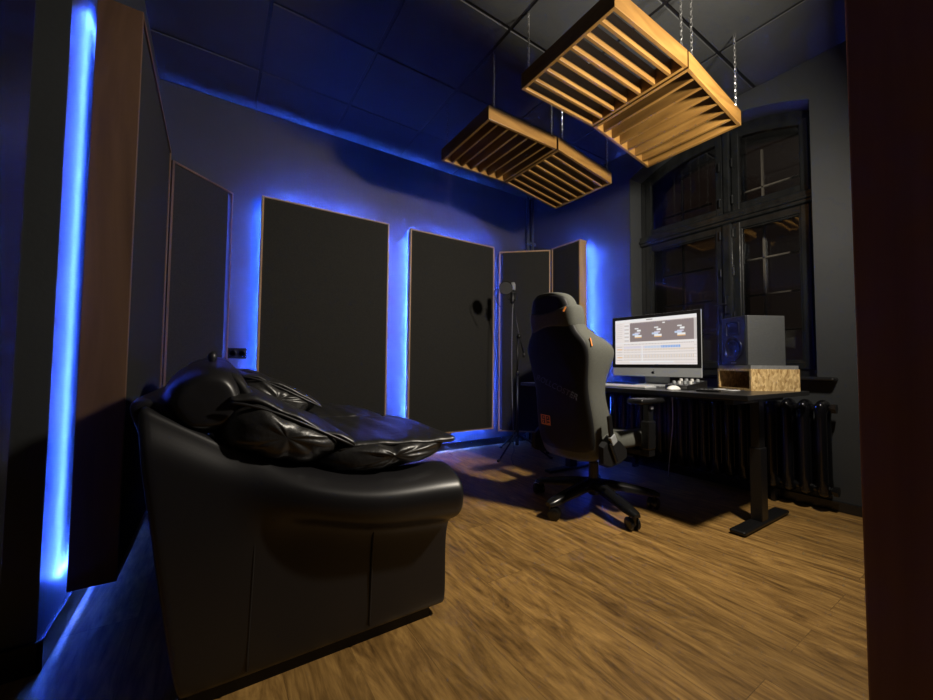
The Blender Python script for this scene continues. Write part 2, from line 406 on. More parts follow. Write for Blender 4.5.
# hinges and latches
b = MB()
for yy in (YM-0.045, YM+0.045):
    for zz in (0.95, 1.25, 1.6, 1.9, 2.16, 2.45):
        b.tube([(-0.03, yy, zz-0.03), (-0.03, yy, zz+0.03)], 0.008, 8); b.ball((-0.03, yy, zz+0.034), (0.007, 0.007, 0.007), 8, 6)
b.build('hinge', M_WFRAME, win)
b = MB(); b.box((-0.035, YM-0.010, 1.28), (-0.05, YM+0.010, 1.42), bevel=0.004); b.tube([(-0.05, YM, 1.35), (-0.08, YM, 1.35), (-0.085, YM+0.07, 1.345)], 0.007, 8)
b.build('window_handle', M_WFRAME, win)
# outer leaf
b = MB(); XO = 0.235
frame_ring(b, WY0, WY1, WZ0, None, XO, XO+0.06, 0.075, top=topin)
b.box((XO-0.005, YM-0.03, WZ0), (XO+0.06, YM+0.03, arch(YM)), bevel=0.006); b.box((XO-0.005, WY0, ZT0), (XO+0.06, WY1, ZT1), bevel=0.006)
of = b.build('outer_frame', M_WFRAME, win)
b = MB()
for yc, (y0, y1) in ((1.225, (1.03, 1.44)), (1.85, (1.70, 2.05))):
    b.box((XO+0.006, yc-0.006, WZ0+0.06), (XO+0.03, yc+0.006, ZT0))
    for zz in (1.15, 1.44, 1.73): b.box((XO+0.006, y0-0.1, zz-0.006), (XO+0.03, y1, zz+0.006))
    b.box((XO+0.006, yc-0.006, ZT1), (XO+0.03, yc+0.006, 2.6)); b.box((XO+0.006, y0-0.1, 2.29), (XO+0.03, y1, 2.302))
b.build('glazing_bar', M_OUTF, of)
box_obj('outer_pane', (XO+0.033, WY0+0.05, WZ0+0.05), (XO+0.036, WY1-0.05, ZT0), M_GLASS, win)
# sill
b = MB(); b.box((-0.24, 0.722, 0.780), (0.01, WY1+0.10, 0.808), bevel=0.014, seg=3)
b.build('window_sill', M_BASE, win)

# ------------------------------------------------------------------ wall cables / pipes in the corner
p = thing('heating_pipe', 'vertical painted heating pipe rising in the back right corner, nearest the window wall', 'pipe', (3.125, 3.36, 0))
b = MB(); b.tube([(0, 0, 0), (0, 0, ZC)], 0.017, 12); b.build('pipe', M_PIPE, p, smooth=True)
b = MB(); b.box((-0.022, -0.01, 2.3), (0.05, 0.02, 2.33), bevel=0.003); b.build('pipe_clip', M_PIPE, p)
p2 = copy_tree(p); p2.location = (3.05, 3.36, 0); p2['label'] = 'vertical painted heating pipe in the back right corner, left one of the pair'

# ------------------------------------------------------------------ acoustic panels
def panel(name, label, loc, rz, wd, z0, z1, th, gap, wood, face_mat=M_FABRIC, leds=('l', 'r', 't', 'b'), group=None, bracket=True, frw=0.014, ledx=0.05, slot=None, led=None):
    """local: front faces -y, x along the width, y=0 front, y=th back, wall at th+gap"""
    t = thing(name, label, 'acoustic panel', loc, rz, group)
    for nm, lo, hi in (('left', (0, 0, z0), (frw, th, z1)), ('right', (wd-frw, 0, z0), (wd, th, z1)), ('top', (frw, 0, z1-frw), (wd-frw, th, z1)), ('bottom', (frw, 0, z0), (wd-frw, th, z0+frw))):
        box_obj('frame_board', lo, hi, wood, t, bevel=0.0015)
    fl, fr = (0.038 if slot == 'l' else frw), (wd-0.038 if slot == 'r' else wd-frw)
    box_obj('fabric', (fl, 0.006, z0+frw), (fr, th-(0.014 if slot else 0.008), z1-frw), face_mat, t, bevel=0.004)
    g = th+0.001; q = 0.010 if gap > 0.03 else 0.004
    if leds:
        for sd in leds:
            if sd == 'l': lo, hi = (ledx, g, z0+0.04), (ledx+0.008, g+q, z1-0.05)
            elif sd == 'r': lo, hi = (wd-ledx-0.008, g, z0+0.04), (wd-ledx, g+q, z1-0.05)
            elif sd == 't': lo, hi = (ledx, g, z1-0.058), (wd-ledx, g+min(q, 0.006), z1-0.050)
            else: lo, hi = (ledx, g, z0+0.04), (wd-ledx, g+q, z0+0.048)
            o = box_obj('led_strip', lo, hi, (led or {}).get(sd, M_LED), t); o['label'] = 'glowing blue strip'
    if slot:
        x = wd-0.05 if slot == 'r' else 0.042
        box_obj('backing_board', (frw, th-0.006, z0+frw), (wd-frw, th-0.001, z1-frw), M_WALL, t)
        o = box_obj('led_strip', (x, th-0.012, z0+0.03), (x+0.006, th-0.008, z1-0.03), M_LEDS, t); o['label'] = 'glowing blue strip'
    if slot:
        x = wd-0.06 if slot == 'r' else 0.03
        for zz in (z0+0.3, z1-0.35): box_obj('wall_bracket', (x, th-0.002, zz), (x+0.03, th+0.05, zz+0.05), M_BLACKM, t)
    if bracket:
        for xx in (wd*0.25, wd*0.75):
            for zz in (z0+0.3, z1-0.35): box_obj('wall_bracket', (xx-0.02, th-0.004, zz), (xx+0.02, th+gap, zz+0.05), M_BLACKM, t)
    return t
TH = 0.065
YP = 3.30
panel('acoustic_panel', 'left one of the two wide dark fabric panels on the back wall, behind sofa', (0.27, YP, 0), 0, 1.035, 0.19, 2.155, TH, YW-YP-TH, M_FRAMELT, led={'t': M_LEDT})
panel('acoustic_panel', 'right one of the two wide dark fabric panels, left of the microphone stand', (1.517, YP, 0), 0, 0.995, 0.19, 2.155, TH, YW-YP-TH, M_FRAMELT, led={'t': M_LEDT})
# left wall panel (front faces +x)
panel('acoustic_panel', 'tall dark panel on the left wall, its broad brown end beside the blue glow', (-0.245, 1.71, 0), PI/2, 1.06, 0.135, 2.08, 0.118, 0.022, M_FRAME, leds=('l', 't', 'b', 'r'), ledx=0.03, led={'l': M_LEDL, 't': M_LEDL, 'b': M_LEDB, 'r': M_LEDB})
# corner panel back left, diagonal
def diag(ax, ay, bx, by): return math.hypot(bx-ax, by-ay), math.atan2(by-ay, bx-ax)
wd_, an_ = diag(-0.255, 3.0, 0.082, 3.33)
panel('corner_acoustic_panel', 'narrow diagonal fabric panel across the back left corner behind the sofa', (-0.255, 2.99, 0), an_, wd_, 0.15, 2.13, 0.05, 0.0, M_FRAME, leds=(), bracket=False, slot='r')
wd_, an_ = diag(2.61, 3.345, 3.02, 2.965)
panel('corner_acoustic_panel', 'narrow diagonal fabric panel across the back right corner behind the microphone stand', (2.61, 3.345, 0), an_, wd_, 0.15, 2.13, 0.05, 0.0, M_FRAMELT, leds=(), bracket=False, slot='l')
# narrow panel on window wall, front faces -x
panel('acoustic_panel', 'narrow fabric panel with light wooden side, on the window wall behind the gaming chair', (3.01, 2.94, 0), -PI/2, 0.385, 0.15, 2.135, 0.10, XW-3.01-0.10, M_FRAMELT, ledx=0.02, led={k: M_LEDW for k in 'lrtb'})

# ------------------------------------------------------------------ outlet
o = thing('wall_outlet', 'black double power outlet on the back wall between the corner panel and the wide panel', 'power outlet', (0.145, YW, 0.935))
b = MB(); b.box((-0.062, -0.012, -0.04), (0.062, 0, 0.04), bevel=0.005); b.build('cover_plate', M_BLACKP, o)
for xx in (-0.03, 0.03):
    b = MB(); b.lathe([(0.024, -0.012), (0.026, -0.016), (0.021, -0.017), (0.019, -0.005), (0.001, -0.005)], 20, (xx, 0, 0), 'y'); b.build('socket', M_IRON, o, smooth=True, angle=40)

# ------------------------------------------------------------------ ceiling clouds
CS, CH = 0.60, 0.09
def chain_mesh(x, y, z0, z1):
    b = MB(); pitch = 0.021; n = max(2, int((z1-z0)/pitch)); pitch = (z1-z0)/n
    for k in range(n):
        zc = z0+pitch*(k+0.5); pts = []
        for q in range(10):
            a = 2*PI*q/10; u, v = 0.0058*math.cos(a), (pitch*0.5+0.0035)*math.sin(a)
            pts.append((x+u, y, zc+v) if k % 2 else (x, y+u, zc+v))
        b.tube(pts, 0.0019, 5, closed=True)
    return b
def cloud(label, x, y, zc, along, tilt):
    """square baffle frame hung on four chains; along = axis the slats run; tilt = drop of the right edge"""
    t = thing('ceiling_baffle', label, 'ceiling baffle', (x, y, zc), 0, 'slatted wooden baffles hanging from the ceiling')
    dzx = lambda xx: -tilt*xx/CS
    def bd(name, lo, hi, bev=0.0015):
        b = MB(); vs = b.box(lo, hi, bevel=bev)
        for v in b.bm.verts: v.co.z += dzx(v.co.x)
        return b.build(name, M_CLOUD if hi[0]-lo[0] > hi[1]-lo[1] else M_CLOUDY, t)
    th = 0.018
    bd('frame_board', (0, 0, 0), (CS, th, CH)); bd('frame_board', (0, CS-th, 0), (CS, CS, CH))
    bd('frame_board', (0, th, 0), (th, CS-th, CH)); bd('frame_board', (CS-th, th, 0), (CS, CS-th, CH))
    for k in range(1, 7):
        c = CS*k/7
        if along == 'x': bd('slat', (th, c-0.008, 0.002), (CS-th, c+0.008, CH-0.006))
        else: bd('slat', (c-0.008, th, 0.002), (c+0.008, CS-th, CH-0.006))
    for xx in (0.045, CS-0.045):
        for yy in (0.009, CS-0.009):
            zt = CH+dzx(xx)-0.004
            b = chain_mesh(xx, yy, zt, ZC-zc); b.build('chain', M_STEEL, t)
            b = MB(); b.tube([(xx, yy, zt-0.012), (xx, yy, zt+0.004)], 0.004, 6); b.build('eye_screw', M_STEEL, t)
    return t
M_CLOUDY = wood_mat('golden_plywood_lengthwise', (0.13, 0.062, 0.014), (0.27, 0.145, 0.037), 0.38, axis=1, sc=12)
cloud('hanging wooden slatted baffle nearest the viewer with bright lit slats, at the top edge', 1.387, 0.985, 2.40, 'x', 0.0)
cloud('hanging wooden slatted baffle closest to the window, tilted down towards it', 2.000, 0.985, 2.40, 'y', 0.088)
cloud('hanging wooden slatted baffle over the middle of the room with dark slats, the leftmost one', 1.387, 1.890, 2.40, 'y', 0.0)
cloud('hanging wooden slatted baffle over the chair with thin bright slats, back right one', 2.000, 1.885, 2.40, 'x', 0.085)

# ------------------------------------------------------------------ sofa
sofa = thing('sofa', 'black leather sofa seen from its rounded arm side, standing on the wooden floor', 'sofa', (0, 0, 0))
YS0, YS1 = 1.165, 2.55
def interp(tab, x):
    if x <= tab[0][0]: return tab[0][1]
    for (a, fa), (c, fc) in zip(tab, tab[1:]):
        if x <= c: 
            t = (x-a)/(c-a); t = t*t*(3-2*t)*0.35+t*0.65
            return fa+(fc-fa)*t
    return tab[-1][1]
top_t = [(-0.17, 0.770), (-0.10, 0.725), (-0.02, 0.672), (0.09, 0.608), (0.20, 0.562), (0.32, 0.532), (0.46, 0.516), (0.60, 0.518), (0.72, 0.512)]
roll_t = [(-0.10, 0.0), (0.03, 0.0), (0.12, 0.02), (0.25, 0.058), (0.42, 0.085), (0.72, 0.092)]
rb_t = [(-0.17, 0.68), (0.0, 0.53), (0.15, 0.44), (0.30, 0.395), (0.46, 0.355), (0.72, 0.335)]
def arm_section(x, xb, flip=False):
    """closed outline in (x, y, z); xb = x at the base (front face leans in under the roll)"""
    zt = interp(top_t, x); r = interp(roll_t, x); zb = interp(rb_t, x); y0 = 0.0
    P = []; wv = min(1.0, r/0.05); wv = wv*wv*(3-2*wv)
    def a(y, z, k, f):
        """f = height share of the same point where the arm is a plain wall"""
        zf = 0.03+(zt-0.03)*f; z = zf*(1-wv)+z*wv; k = f*(1-wv)+k*wv; yf = 0.0 if f < 0.9 else 0.03
        if f < 0.01: yf = 0.015
        y = (yf if f is not None and y < 0.05 else y)*(1-wv)+y*wv
        P.append((xb+(x-xb)*k, y, z))
    a(0.02, 0.028, 0, 0.0); a(0.0, 0.05, 0.0, 0.04); a(0.005, zb*0.45, 0.15, 0.25); a(0.012, zb-0.06, 0.45, 0.45)
    a(0.010-r*0.10, zb-0.012, 0.75, 0.60); a(0.0-r*0.55, zb+0.006, 0.95, 0.72)
    zm = (zt+zb)/2
    a(-r*0.97, zm-0.045, 1.0, 0.80); a(-r*1.0, zm+0.02, 1.0, 0.88); a(-r*0.75+0.004, zt-0.035, 1.0, 0.955); a(-r*0.25+0.03, zt-0.004, 1.0, 0.995)
    a(0.07, zt, 1.0, 1.0); a(0.115, zt-0.02, 1.0, 0.98); a(0.14, zt-0.06, 1.0, 0.92); a(0.14, zt-0.16 if zt > 0.3 else 0.2, 0.8, 0.7); a(0.14, 0.2, 0.2, 0.3); a(0.12, 0.035, 0, 0.0)
    return P
def arm(name, y_base, flip):
    rings = []
    xs_ = [(-0.165, -0.055), (-0.13, -0.04), (-0.07, 0.0), (0.0, 0.04), (0.09, 0.10), (0.20, 0.20), (0.32, 0.32), (0.42, 0.42), (0.54, 0.53), (0.62, 0.615), (0.675, 0.672), (0.695, 0.684)]
    for x, xb in xs_:
        s = arm_section(x, xb)
        rings.append([(p[0], y_base+(-p[1] if flip else p[1]), p[2]) for p in s])
    # rounded front end
    for f, dx in ((0.93, 0.012), (0.6, 0.018)):
        last = arm_section(*xs_[-1]); cy = sum(p[1] for p in last)/len(last); cz = 0.44
        rings.append([(p[0]+dx*(1 if p[2] > 0.30 else 0.25), y_base+(-1 if flip else 1)*(cy+(p[1]-cy)*f), (p[2]-cz)*(f if p[2] > 0.3 else (f*0.3+0.7)) + cz) for p in last])
    b = MB(); b.loft(rings)
    return b.build(name, M_LEATHER, sofa, smooth=True, sub=2)
arm('armrest', YS0, False); arm('armrest', YS1, True)
# back
def back_rings():
    R = []
    prof = [(-0.052, 0.035), (-0.075, 0.25), (-0.112, 0.50), (-0.150, 0.68), (-0.176, 0.735), (-0.170, 0.762), (-0.14, 0.768), (-0.09, 0.745), (-0.03, 0.66), (0.04, 0.55), (0.10, 0.40), (0.12, 0.035)]
    for y, k in ((YS0+0.06, 0.90), (YS0+0.065, 0.97), (YS0+0.09, 1.0), (YS0+0.3, 1.0), ((YS0+YS1)/2, 1.0), (YS1-0.3, 1.0), (YS1-0.09, 1.0), (YS1-0.065, 0.97), (YS1-0.06, 0.9)):
        R.append([(0.0+(x-0.0)*k, y, 0.40+(z-0.40)*(1-(1-k)*0.35)) for x, z in prof])
    return R
b = MB(); b.loft(back_rings()); b.build('sofa_back', M_LEATHER, sofa, smooth=True, sub=2)
# seat base and front rail
b = MB(); b.box((0.05, YS0+0.10, 0.06), (0.66, YS1-0.10, 0.42), bevel=0.04, seg=3); b.build('seat_base', M_LEATHER, sofa, smooth=True)
b = MB(); b.box((-0.03, YS0+0.03, 0.0), (0.64, YS1-0.03, 0.05)); b.build('plinth', M_RUB, sofa)
# seams on the arm side
for xx, z1 in ((0.093, 0.47), (0.418, 0.36)):
    b = MB(); pts = []
    for k in range(10):
        z = 0.06+(z1-0.06)*k/9
        pts.append((xx+0.012*(z/0.4), YS0+0.0015+0.004*(z/0.4), z))
    b.tube(pts, 0.0035, 6); b.build('seam', M_SEAM, sofa, smooth=True)
M_LEATHERC = mat('creased_black_leather', (0.019, 0.018, 0.0175), 0.36, spec=0.8, bump=(30, 0.45, 0.006))
from mathutils import noise as mn
def resample(prof, n):
    """closed smooth outline through the given points"""
    P = [Vector((x, z)) for x, z in prof]; m_ = len(P); out = []
    for k in range(n):
        t = k*m_/n; i = int(t); f = t-i
        p0, p1, p2, p3 = P[(i-1) % m_], P[i % m_], P[(i+1) % m_], P[(i+2) % m_]
        out.append(0.5*((2*p1)+(p2-p0)*f+(2*p0-5*p1+4*p2-p3)*f*f+(3*p1-p0-3*p2+p3)*f**3))
    return out
def puff(name, prof, y0, y1, parent, mt=M_LEATHERC, wr=0.008, pinch=0.55, seed=1, ns=34, npt=44, k_=(9, 16), ex=2.6):
    """stuffed cushion: XZ outline inflated across y, with creases"""
    Q = resample(prof, npt); c = sum(Q, Vector((0, 0)))/npt; R = []
    for k in range(ns+1):
        t = -math.cos(PI*k/ns); y = (y0+y1)/2+(y1-y0)/2*t
        s = pinch+(1-pinch)*max(0, 1-abs(t)**ex)**0.5; ring = []
        for p_ in Q:
            v = (p_-c); r_ = v.length; d = v.normalized() if r_ > 0 else v
            nz = mn.noise(Vector((p_.x*k_[1]+seed*3.1, y*k_[0], p_.y*k_[1]+seed)))
            nz2 = mn.noise(Vector((p_.x*k_[1]*2.3-p_.y*9+seed, y*k_[0]*2, p_.y*k_[1]+seed*2.7)))
            e = -abs(nz)*1.8*wr-abs(nz2)*0.9*wr
            q_ = c+d*(r_*s+e); ring.append((q_.x, y+nz*wr*0.6, q_.y))
        R.append(ring)
    b = MB(); b.loft(R); return b.build(name, mt, parent, smooth=True, sub=1)
YC1 = 1.86
seatprof = [(0.24, 0.54), (0.25, 0.60), (0.36, 0.622), (0.50, 0.618), (0.62, 0.608), (0.715, 0.594), (0.725, 0.565), (0.68, 0.532), (0.58, 0.508), (0.42, 0.500), (0.30, 0.515)]
backprof = [(0.0, 0.64), (0.0, 0.72), (0.05, 0.782), (0.12, 0.768), (0.22, 0.712), (0.32, 0.655), (0.365, 0.618), (0.35, 0.575), (0.27, 0.545), (0.15, 0.56), (0.06, 0.60)]
def flange(pts, parent, r=0.008):
    b = MB(); b.tube(pts, r, 7); b.build('piping', M_LEATHER, parent, smooth=True, sub=1)
def flap(path, ya, yb, parent, seed):
    """thin stitched top pad with a lip over the puffy side"""
    b = MB(); R = []; n = 22
    for k in range(n+1):
        t = k/n*(len(path)-1); i = min(int(t), len(path)-2); f = t-i
        x = path[i][0]*(1-f)+path[i+1][0]*f; z = path[i][1]*(1-f)+path[i+1][1]*f
        w1 = 0.008*mn.noise(Vector((x*22, seed, 0))); ring = []
        top = [(ya+0.004, 0.0), (ya+0.03, 0.010), (ya+0.15, 0.017), ((ya+yb)/2, 0.020), (yb-0.15, 0.017), (yb-0.03, 0.010), (yb-0.004, 0.0)]
        for y, dz in top: ring.append((x, y, z+dz+w1+0.014*mn.noise(Vector((x*14, y*9, seed)))))
        for y, dz in top[::-1]: ring.append((x, y+(0.004 if y < (ya+yb)/2 else -0.004), z+dz-0.012+w1))
        R.append(ring)
    b.loft(R); return b.build('stitched_flap', M_LEATHERC, parent, smooth=True, sub=1)
for i, (ya, yb) in enumerate(((YS0+0.01, YC1-0.0), (YC1+0.02, YS1-0.05))):
    sc_ = puff('seat_cushion', seatprof, ya-0.02, yb+0.01, sofa, seed=3+i, wr=0.016, pinch=0.3, ex=6)
    flap([(0.30, 0.602), (0.42, 0.606), (0.52, 0.602), (0.62, 0.598), (0.70, 0.592), (0.735, 0.590)], ya, yb, sc_, 1.3+i)
    dx, dz = (0.0, 0.0) if i == 0 else (0.06, 0.05)
    bc = puff('back_cushion', [(x+dx, z+dz) for x, z in backprof], ya-0.02, yb+0.01, sofa, seed=8+i, wr=0.015, pinch=0.3, ex=6)
    flap([(0.03+dx, 0.765+dz), (0.10+dx, 0.755+dz), (0.22+dx, 0.697+dz), (0.32+dx, 0.645+dz), (0.378+dx, 0.606+dz)], ya-0.004, yb, bc, 5.3+i)
    flange([(0.03+dx, ya-0.002, 0.752+dz), (0.10+dx, ya-0.004, 0.742+dz), (0.22+dx, ya-0.004, 0.684+dz), (0.32+dx, ya-0.002, 0.630+dz), (0.375+dx, ya+0.01, 0.600+dz)], bc, 0.005)
    # head pillow
    hy0, hy1 = ya+0.02, yb-0.04
    hz = -0.002 if i == 0 else 0.02
    hp = [(-0.115, 0.715), (-0.125, 0.77), (-0.09, 0.835), (-0.02, 0.868), (0.05, 0.855), (0.095, 0.79), (0.10, 0.72), (0.06, 0.665), (-0.01, 0.645), (-0.08, 0.665)]
    hp = [(x, z+hz) for x, z in hp]
    h = puff('head_pillow', hp, hy0, hy1, sofa, mt=M_LEATHER, seed=20+i, wr=0.005, pinch=0.5, k_=(4, 7), ns=30)
    # gathered fold and knot on the pillow's side
    b = MB(); R = []
    for k in range(9):
        t = k/8; x = 0.035+0.065*math.sin(t*PI*0.75); z = 0.835+hz-0.19*t; wv = 0.020+0.007*math.sin(t*19)
        R.append([(x+wv*math.cos(a)*0.9, hy0+0.07-0.05*math.sin(t*PI)+wv*math.sin(a), z) for a in [2*PI*q/8 for q in range(8)]])
    b.loft(R); b.build('gathered_edge', M_LEATHERC, h, smooth=True, sub=1)
    b = MB(); b.ball((-0.005, hy0+0.14, 0.872+hz), (0.012, 0.012, 0.016), 10, 8); b.build('knot', M_LEATHER, h, smooth=True)
# far throw cushion resting by the far arm
# ------------------------------------------------------------------ desk
desk = thing('desk', 'long black standing desk with a steel T leg under the window', 'desk', (0, 0, 0))
DZ = 0.725
b = MB(); b.box((2.12, 0.80, DZ-0.025), (2.955, 2.42, DZ), bevel=0.003); b.build('desktop', M_DESK, desk)
for yy in (0.915, 2.25):
    b = MB(); b.box((2.535-0.035, yy-0.022, 0.40), (2.535+0.035, yy+0.022, DZ-0.025), bevel=0.004)
    b.box((2.535-0.041, yy-0.028, 0.02), (2.535+0.041, yy+0.028, 0.42), bevel=0.004); leg = b.build('leg', M_BLACKM, desk)
    b = MB(); b.box((2.26, yy-0.038, 0.006), (2.85, yy+0.038, 0.028), bevel=0.010, seg=3)
    b.build('foot', M_BLACKM, leg)
    for xx in (2.29, 2.82): b = MB(); b.tube([(xx, yy, 0.0), (xx, yy, 0.007)], 0.014, 10); b.build('glide', M_RUB, leg)
    b = MB(); b.box((2.2, yy-0.02, DZ-0.055), (2.85, yy+0.02, DZ-0.025)); b.build('support_arm', M_BLACKM, leg)
b = MB(); b.box((2.48, 0.95, DZ-0.06), (2.52, 2.23, DZ-0.027)); b.build('crossbar', M_BLACKM, desk)

# ------------------------------------------------------------------ radiator
rad = thing('radiator', 'long glossy black cast iron column radiator under the window', 'radiator', (3.085, 0, 0))
YR0, NS, PR = 0.775, 19, 0.083
for k in range(NS):
    y = YR0+PR*k
    b = MB()
    for dx in (-0.042, 0.042):
        prof = []
        b.tube([(dx, y, 0.11), (dx, y, 0.14), (dx, y, 0.20), (dx, y, 0.56), (dx, y, 0.62), (dx, y, 0.655)], [0.020, 0.030, 0.026, 0.026, 0.031, 0.018], 10)
    b.ball((0, y, 0.628), (0.072, 0.034, 0.042), 14, 8); b.ball((0, y, 0.125), (0.070, 0.034, 0.036), 14, 8)
    b.build('section', M_IRON, rad, smooth=True)
b = MB()
for zz in (0.135, 0.62): b.tube([(0, YR0-0.06, zz), (0, YR0+PR*(NS-1)+0.05, zz)], 0.020, 12); b.lathe([(0.03, YR0-0.062), (0.03, YR0-0.04), (0.001, YR0-0.04)], 6, (0, 0, zz), 'y')
b.build('header_pipe', M_IRON, rad, smooth=True, angle=35)
for yy in (YR0+0.25, YR0+PR*(NS-1)-0.25): box_obj('foot', (-0.03, yy-0.012, 0.0), (0.03, yy+0.012, 0.11), M_IRON, rad)
for yy in (YR0+0.3, YR0+PR*(NS-1)-0.3): box_obj('bracket', (0.0, yy-0.012, 0.55), (XW-3.088, yy+0.012, 0.575), M_IRON, rad)

# ------------------------------------------------------------------ computer
mon = thing('all_in_one_computer', 'slim silver all-in-one computer with a lit editing screen standing on the desk', 'computer', (2.655, 1.59, DZ), -PI/2+0.05)
# local: x to the right when facing the screen, front is -y
MW, H0, H1 = 0.65, 0.065, 0.52
b = MB(); b.box((-MW/2, 0.0, H0), (MW/2, 0.012, H1), bevel=0.004); R = []
for f, d in ((0.98, 0.010), (0.9, 0.022), (0.6, 0.042), (0.25, 0.05)):
    R.append([(-MW/2*f, d, H0+(H1-H0)*(0.5-0.5*f)), (MW/2*f, d, H0+(H1-H0)*(0.5-0.5*f)), (MW/2*f, d, H0+(H1-H0)*(0.5+0.5*f)), (-MW/2*f, d, H0+(H1-H0)*(0.5+0.5*f))])
b.loft(R); b.build('housing', M_SILVER, mon)
CHZ = H0+0.066
b = MB(); b.box((-MW/2+0.001, -0.002, CHZ), (MW/2-0.001, 0.001, H1-0.001), bevel=0.001); b.build('bezel', M_BLACKP, mon)
cols = {'bg': (0.98, 0.90, 0.86), 'bar': (1.0, 0.98, 0.97), 'arr': (0.30, 0.24, 0.235), 'side': (0.72, 0.66, 0.63), 'blue': (0.20, 0.45, 0.95), 'lblue': (0.62, 0.74, 0.95), 'org': (0.95, 0.55, 0.22), 'wht': (1, 1, 1), 'dk': (0.35, 0.30, 0.30), 'tan': (0.80, 0.66, 0.52), 'lil': (0.78, 0.74, 0.90)}
keys = list(cols); smats = [emis('screen_'+k, cols[k], 0.66) for k in keys]
b = MB(); x0, x1, z0, z1 = -MW/2+0.026, MW/2-0.026, CHZ+0.024, H1-0.026
lay = [0]
def q(u0, v0, u1, v1, k):
    lay[0] += 1; y = -0.0024-0.00001*lay[0]
    X = lambda u: x0+(x1-x0)*u; Z = lambda v: z1-(z1-z0)*v
    f = b.bm.faces.new([b.bm.verts.new((X(a), y, Z(c))) for a, c in ((u0, v1), (u1, v1), (u1, v0), (u0, v0))]); f.material_index = keys.index(k)
q(0, 0, 1, 1, 'bg'); q(0, 0, 1, 0.06, 'bar'); q(0.42, 0.02, 0.5, 0.04, 'dk')
q(0.205, 0.08, 1, 0.50, 'arr'); q(0.97, 0.08, 1, 0.50, 'side')
for k in range(8): q(0.02, 0.09+0.045*k, 0.10, 0.10+0.045*k, 'side')
for k in range(10): q(0.13, 0.08+0.042*k, 0.19, 0.11+0.042*k, 'side' if k % 2 else 'bar')
for k in range(30): q(0.21+0.026*k, 0.085, 0.213+0.026*k, 0.10, 'bar')
for u in (0.27, 0.52, 0.79):
    q(u, 0.20, u+0.05, 0.225, 'wht'); q(u+0.03, 0.24, u+0.08, 0.28, 'wht'); q(u-0.03, 0.32, u+0.05, 0.36, 'lblue'); q(u, 0.30, u+0.07, 0.33, 'lil')
    q(u, 0.36, u+0.09, 0.40, 'wht'); q(u+0.0, 0.40, u+0.09, 0.42, 'org')
q(0.62, 0.11, 0.65, 0.135, 'wht')
q(0, 0.52, 1, 0.54, 'bar')
for r in range(7):
    v = 0.56+0.06*r; q(0.0, v+0.045, 1, v+0.052, 'side')
for k in range(46):
    u = 0.125+0.0185*k
    q(u, 0.55, u+0.008, 0.565, 'dk'); q(u, 0.60, u+0.013, 0.65, 'lil' if k < 15 else 'lblue' if k < 26 else 'blue' if k < 38 else 'bg')
    q(u, 0.67, u+0.010, 0.70, 'tan'); q(u, 0.73, u+0.010, 0.745, 'side'); q(u, 0.79, u+0.009, 0.86, 'tan' if k % 2 else 'side'); q(u, 0.89, u+0.010, 0.905, 'side')
q(0.36, 0.58, 0.375, 0.95, 'bar'); q(0.2, 0.93, 0.75, 0.96, 'wht')
for k in range(6): q(0.03, 0.60+0.06*k, 0.10, 0.62+0.06*k, 'org' if k in (1, 4) else 'side')
b.build('screen', smats, mon)
b = MB(); n = 20   # fruit emblem on the chin
cz = H0+0.033; out = []
for k in range(n):
    a = 2*PI*k/n; rr = 0.012*(1+0.10*math.cos(2*a)); x, z = rr*math.cos(a), rr*math.sin(a)*0.98
    if abs(x) < 0.004: z -= math.copysign(0.0022, z)
    if x > 0.008 and abs(z) < 0.006: x = 0.0055
    out.append((x, cz+z-0.002))
b.prism(out, -0.0012, 0.001, axis=1)
leaf = [(0.0005, cz+0.0125), (0.004, cz+0.0135), (0.0065, cz+0.019), (0.002, cz+0.0175)]
b.prism(leaf, -0.0012, 0.001, axis=1); b.build('emblem', M_BLACKP, mon)
b = MB(); R = []
for x_, y_, z_ in ((0.0, 0.03, 0.22), (0, 0.045, 0.10), (0, 0.055, 0.02), (0, 0.03, 0.006), (0, -0.09, 0.004)):
    R.append([(-0.09, y_, z_), (0.09, y_, z_), (0.09, y_+0.006, z_+0.006), (-0.09, y_+0.006, z_+0.006)])
b.loft(R); b.box((-0.09, -0.09, 0.0), (0.09, 0.085, 0.006), bevel=0.002); b.build('stand', M_SILVER, mon)

kb = thing('keyboard', 'slim white keyboard lying on the desk left of the computer stand', 'keyboard', (2.285, 1.60, DZ), -PI/2)
b = MB(); b.prism([(-0.06, 0.0), (0.06, 0.0), (0.06, 0.014), (-0.06, 0.007)], -0.215, 0.215, axis=0)
b.build('keyboard_body', M_SILVER, kb, bev=0.002)
b = MB()
for r in range(5):
    for k in range(15):
        x = -0.205+0.0275*k; y = -0.05+0.0215*r; z = 0.0085+0.0012*r
        b.box((x, y, z), (x+0.024, y+0.018, z+0.003))
b.build('keys', M_WHITE, kb)
ms = thing('computer_mouse', 'white rounded computer mouse beside the keyboard', 'mouse', (2.27, 1.235, DZ), -PI/2)
b = MB(); b.ball((0, 0, 0.0), (0.031, 0.056, 0.026), 20, 12)
for v in b.bm.verts: v.co.z = max(v.co.z, 0.0)
b.build('shell', M_WHITE, ms, smooth=True); b = MB(); b.ball((0, 0.03, 0.0215), (0.004, 0.004, 0.004), 10, 8); b.build('scroll_ball', M_GREY, ms, smooth=True)
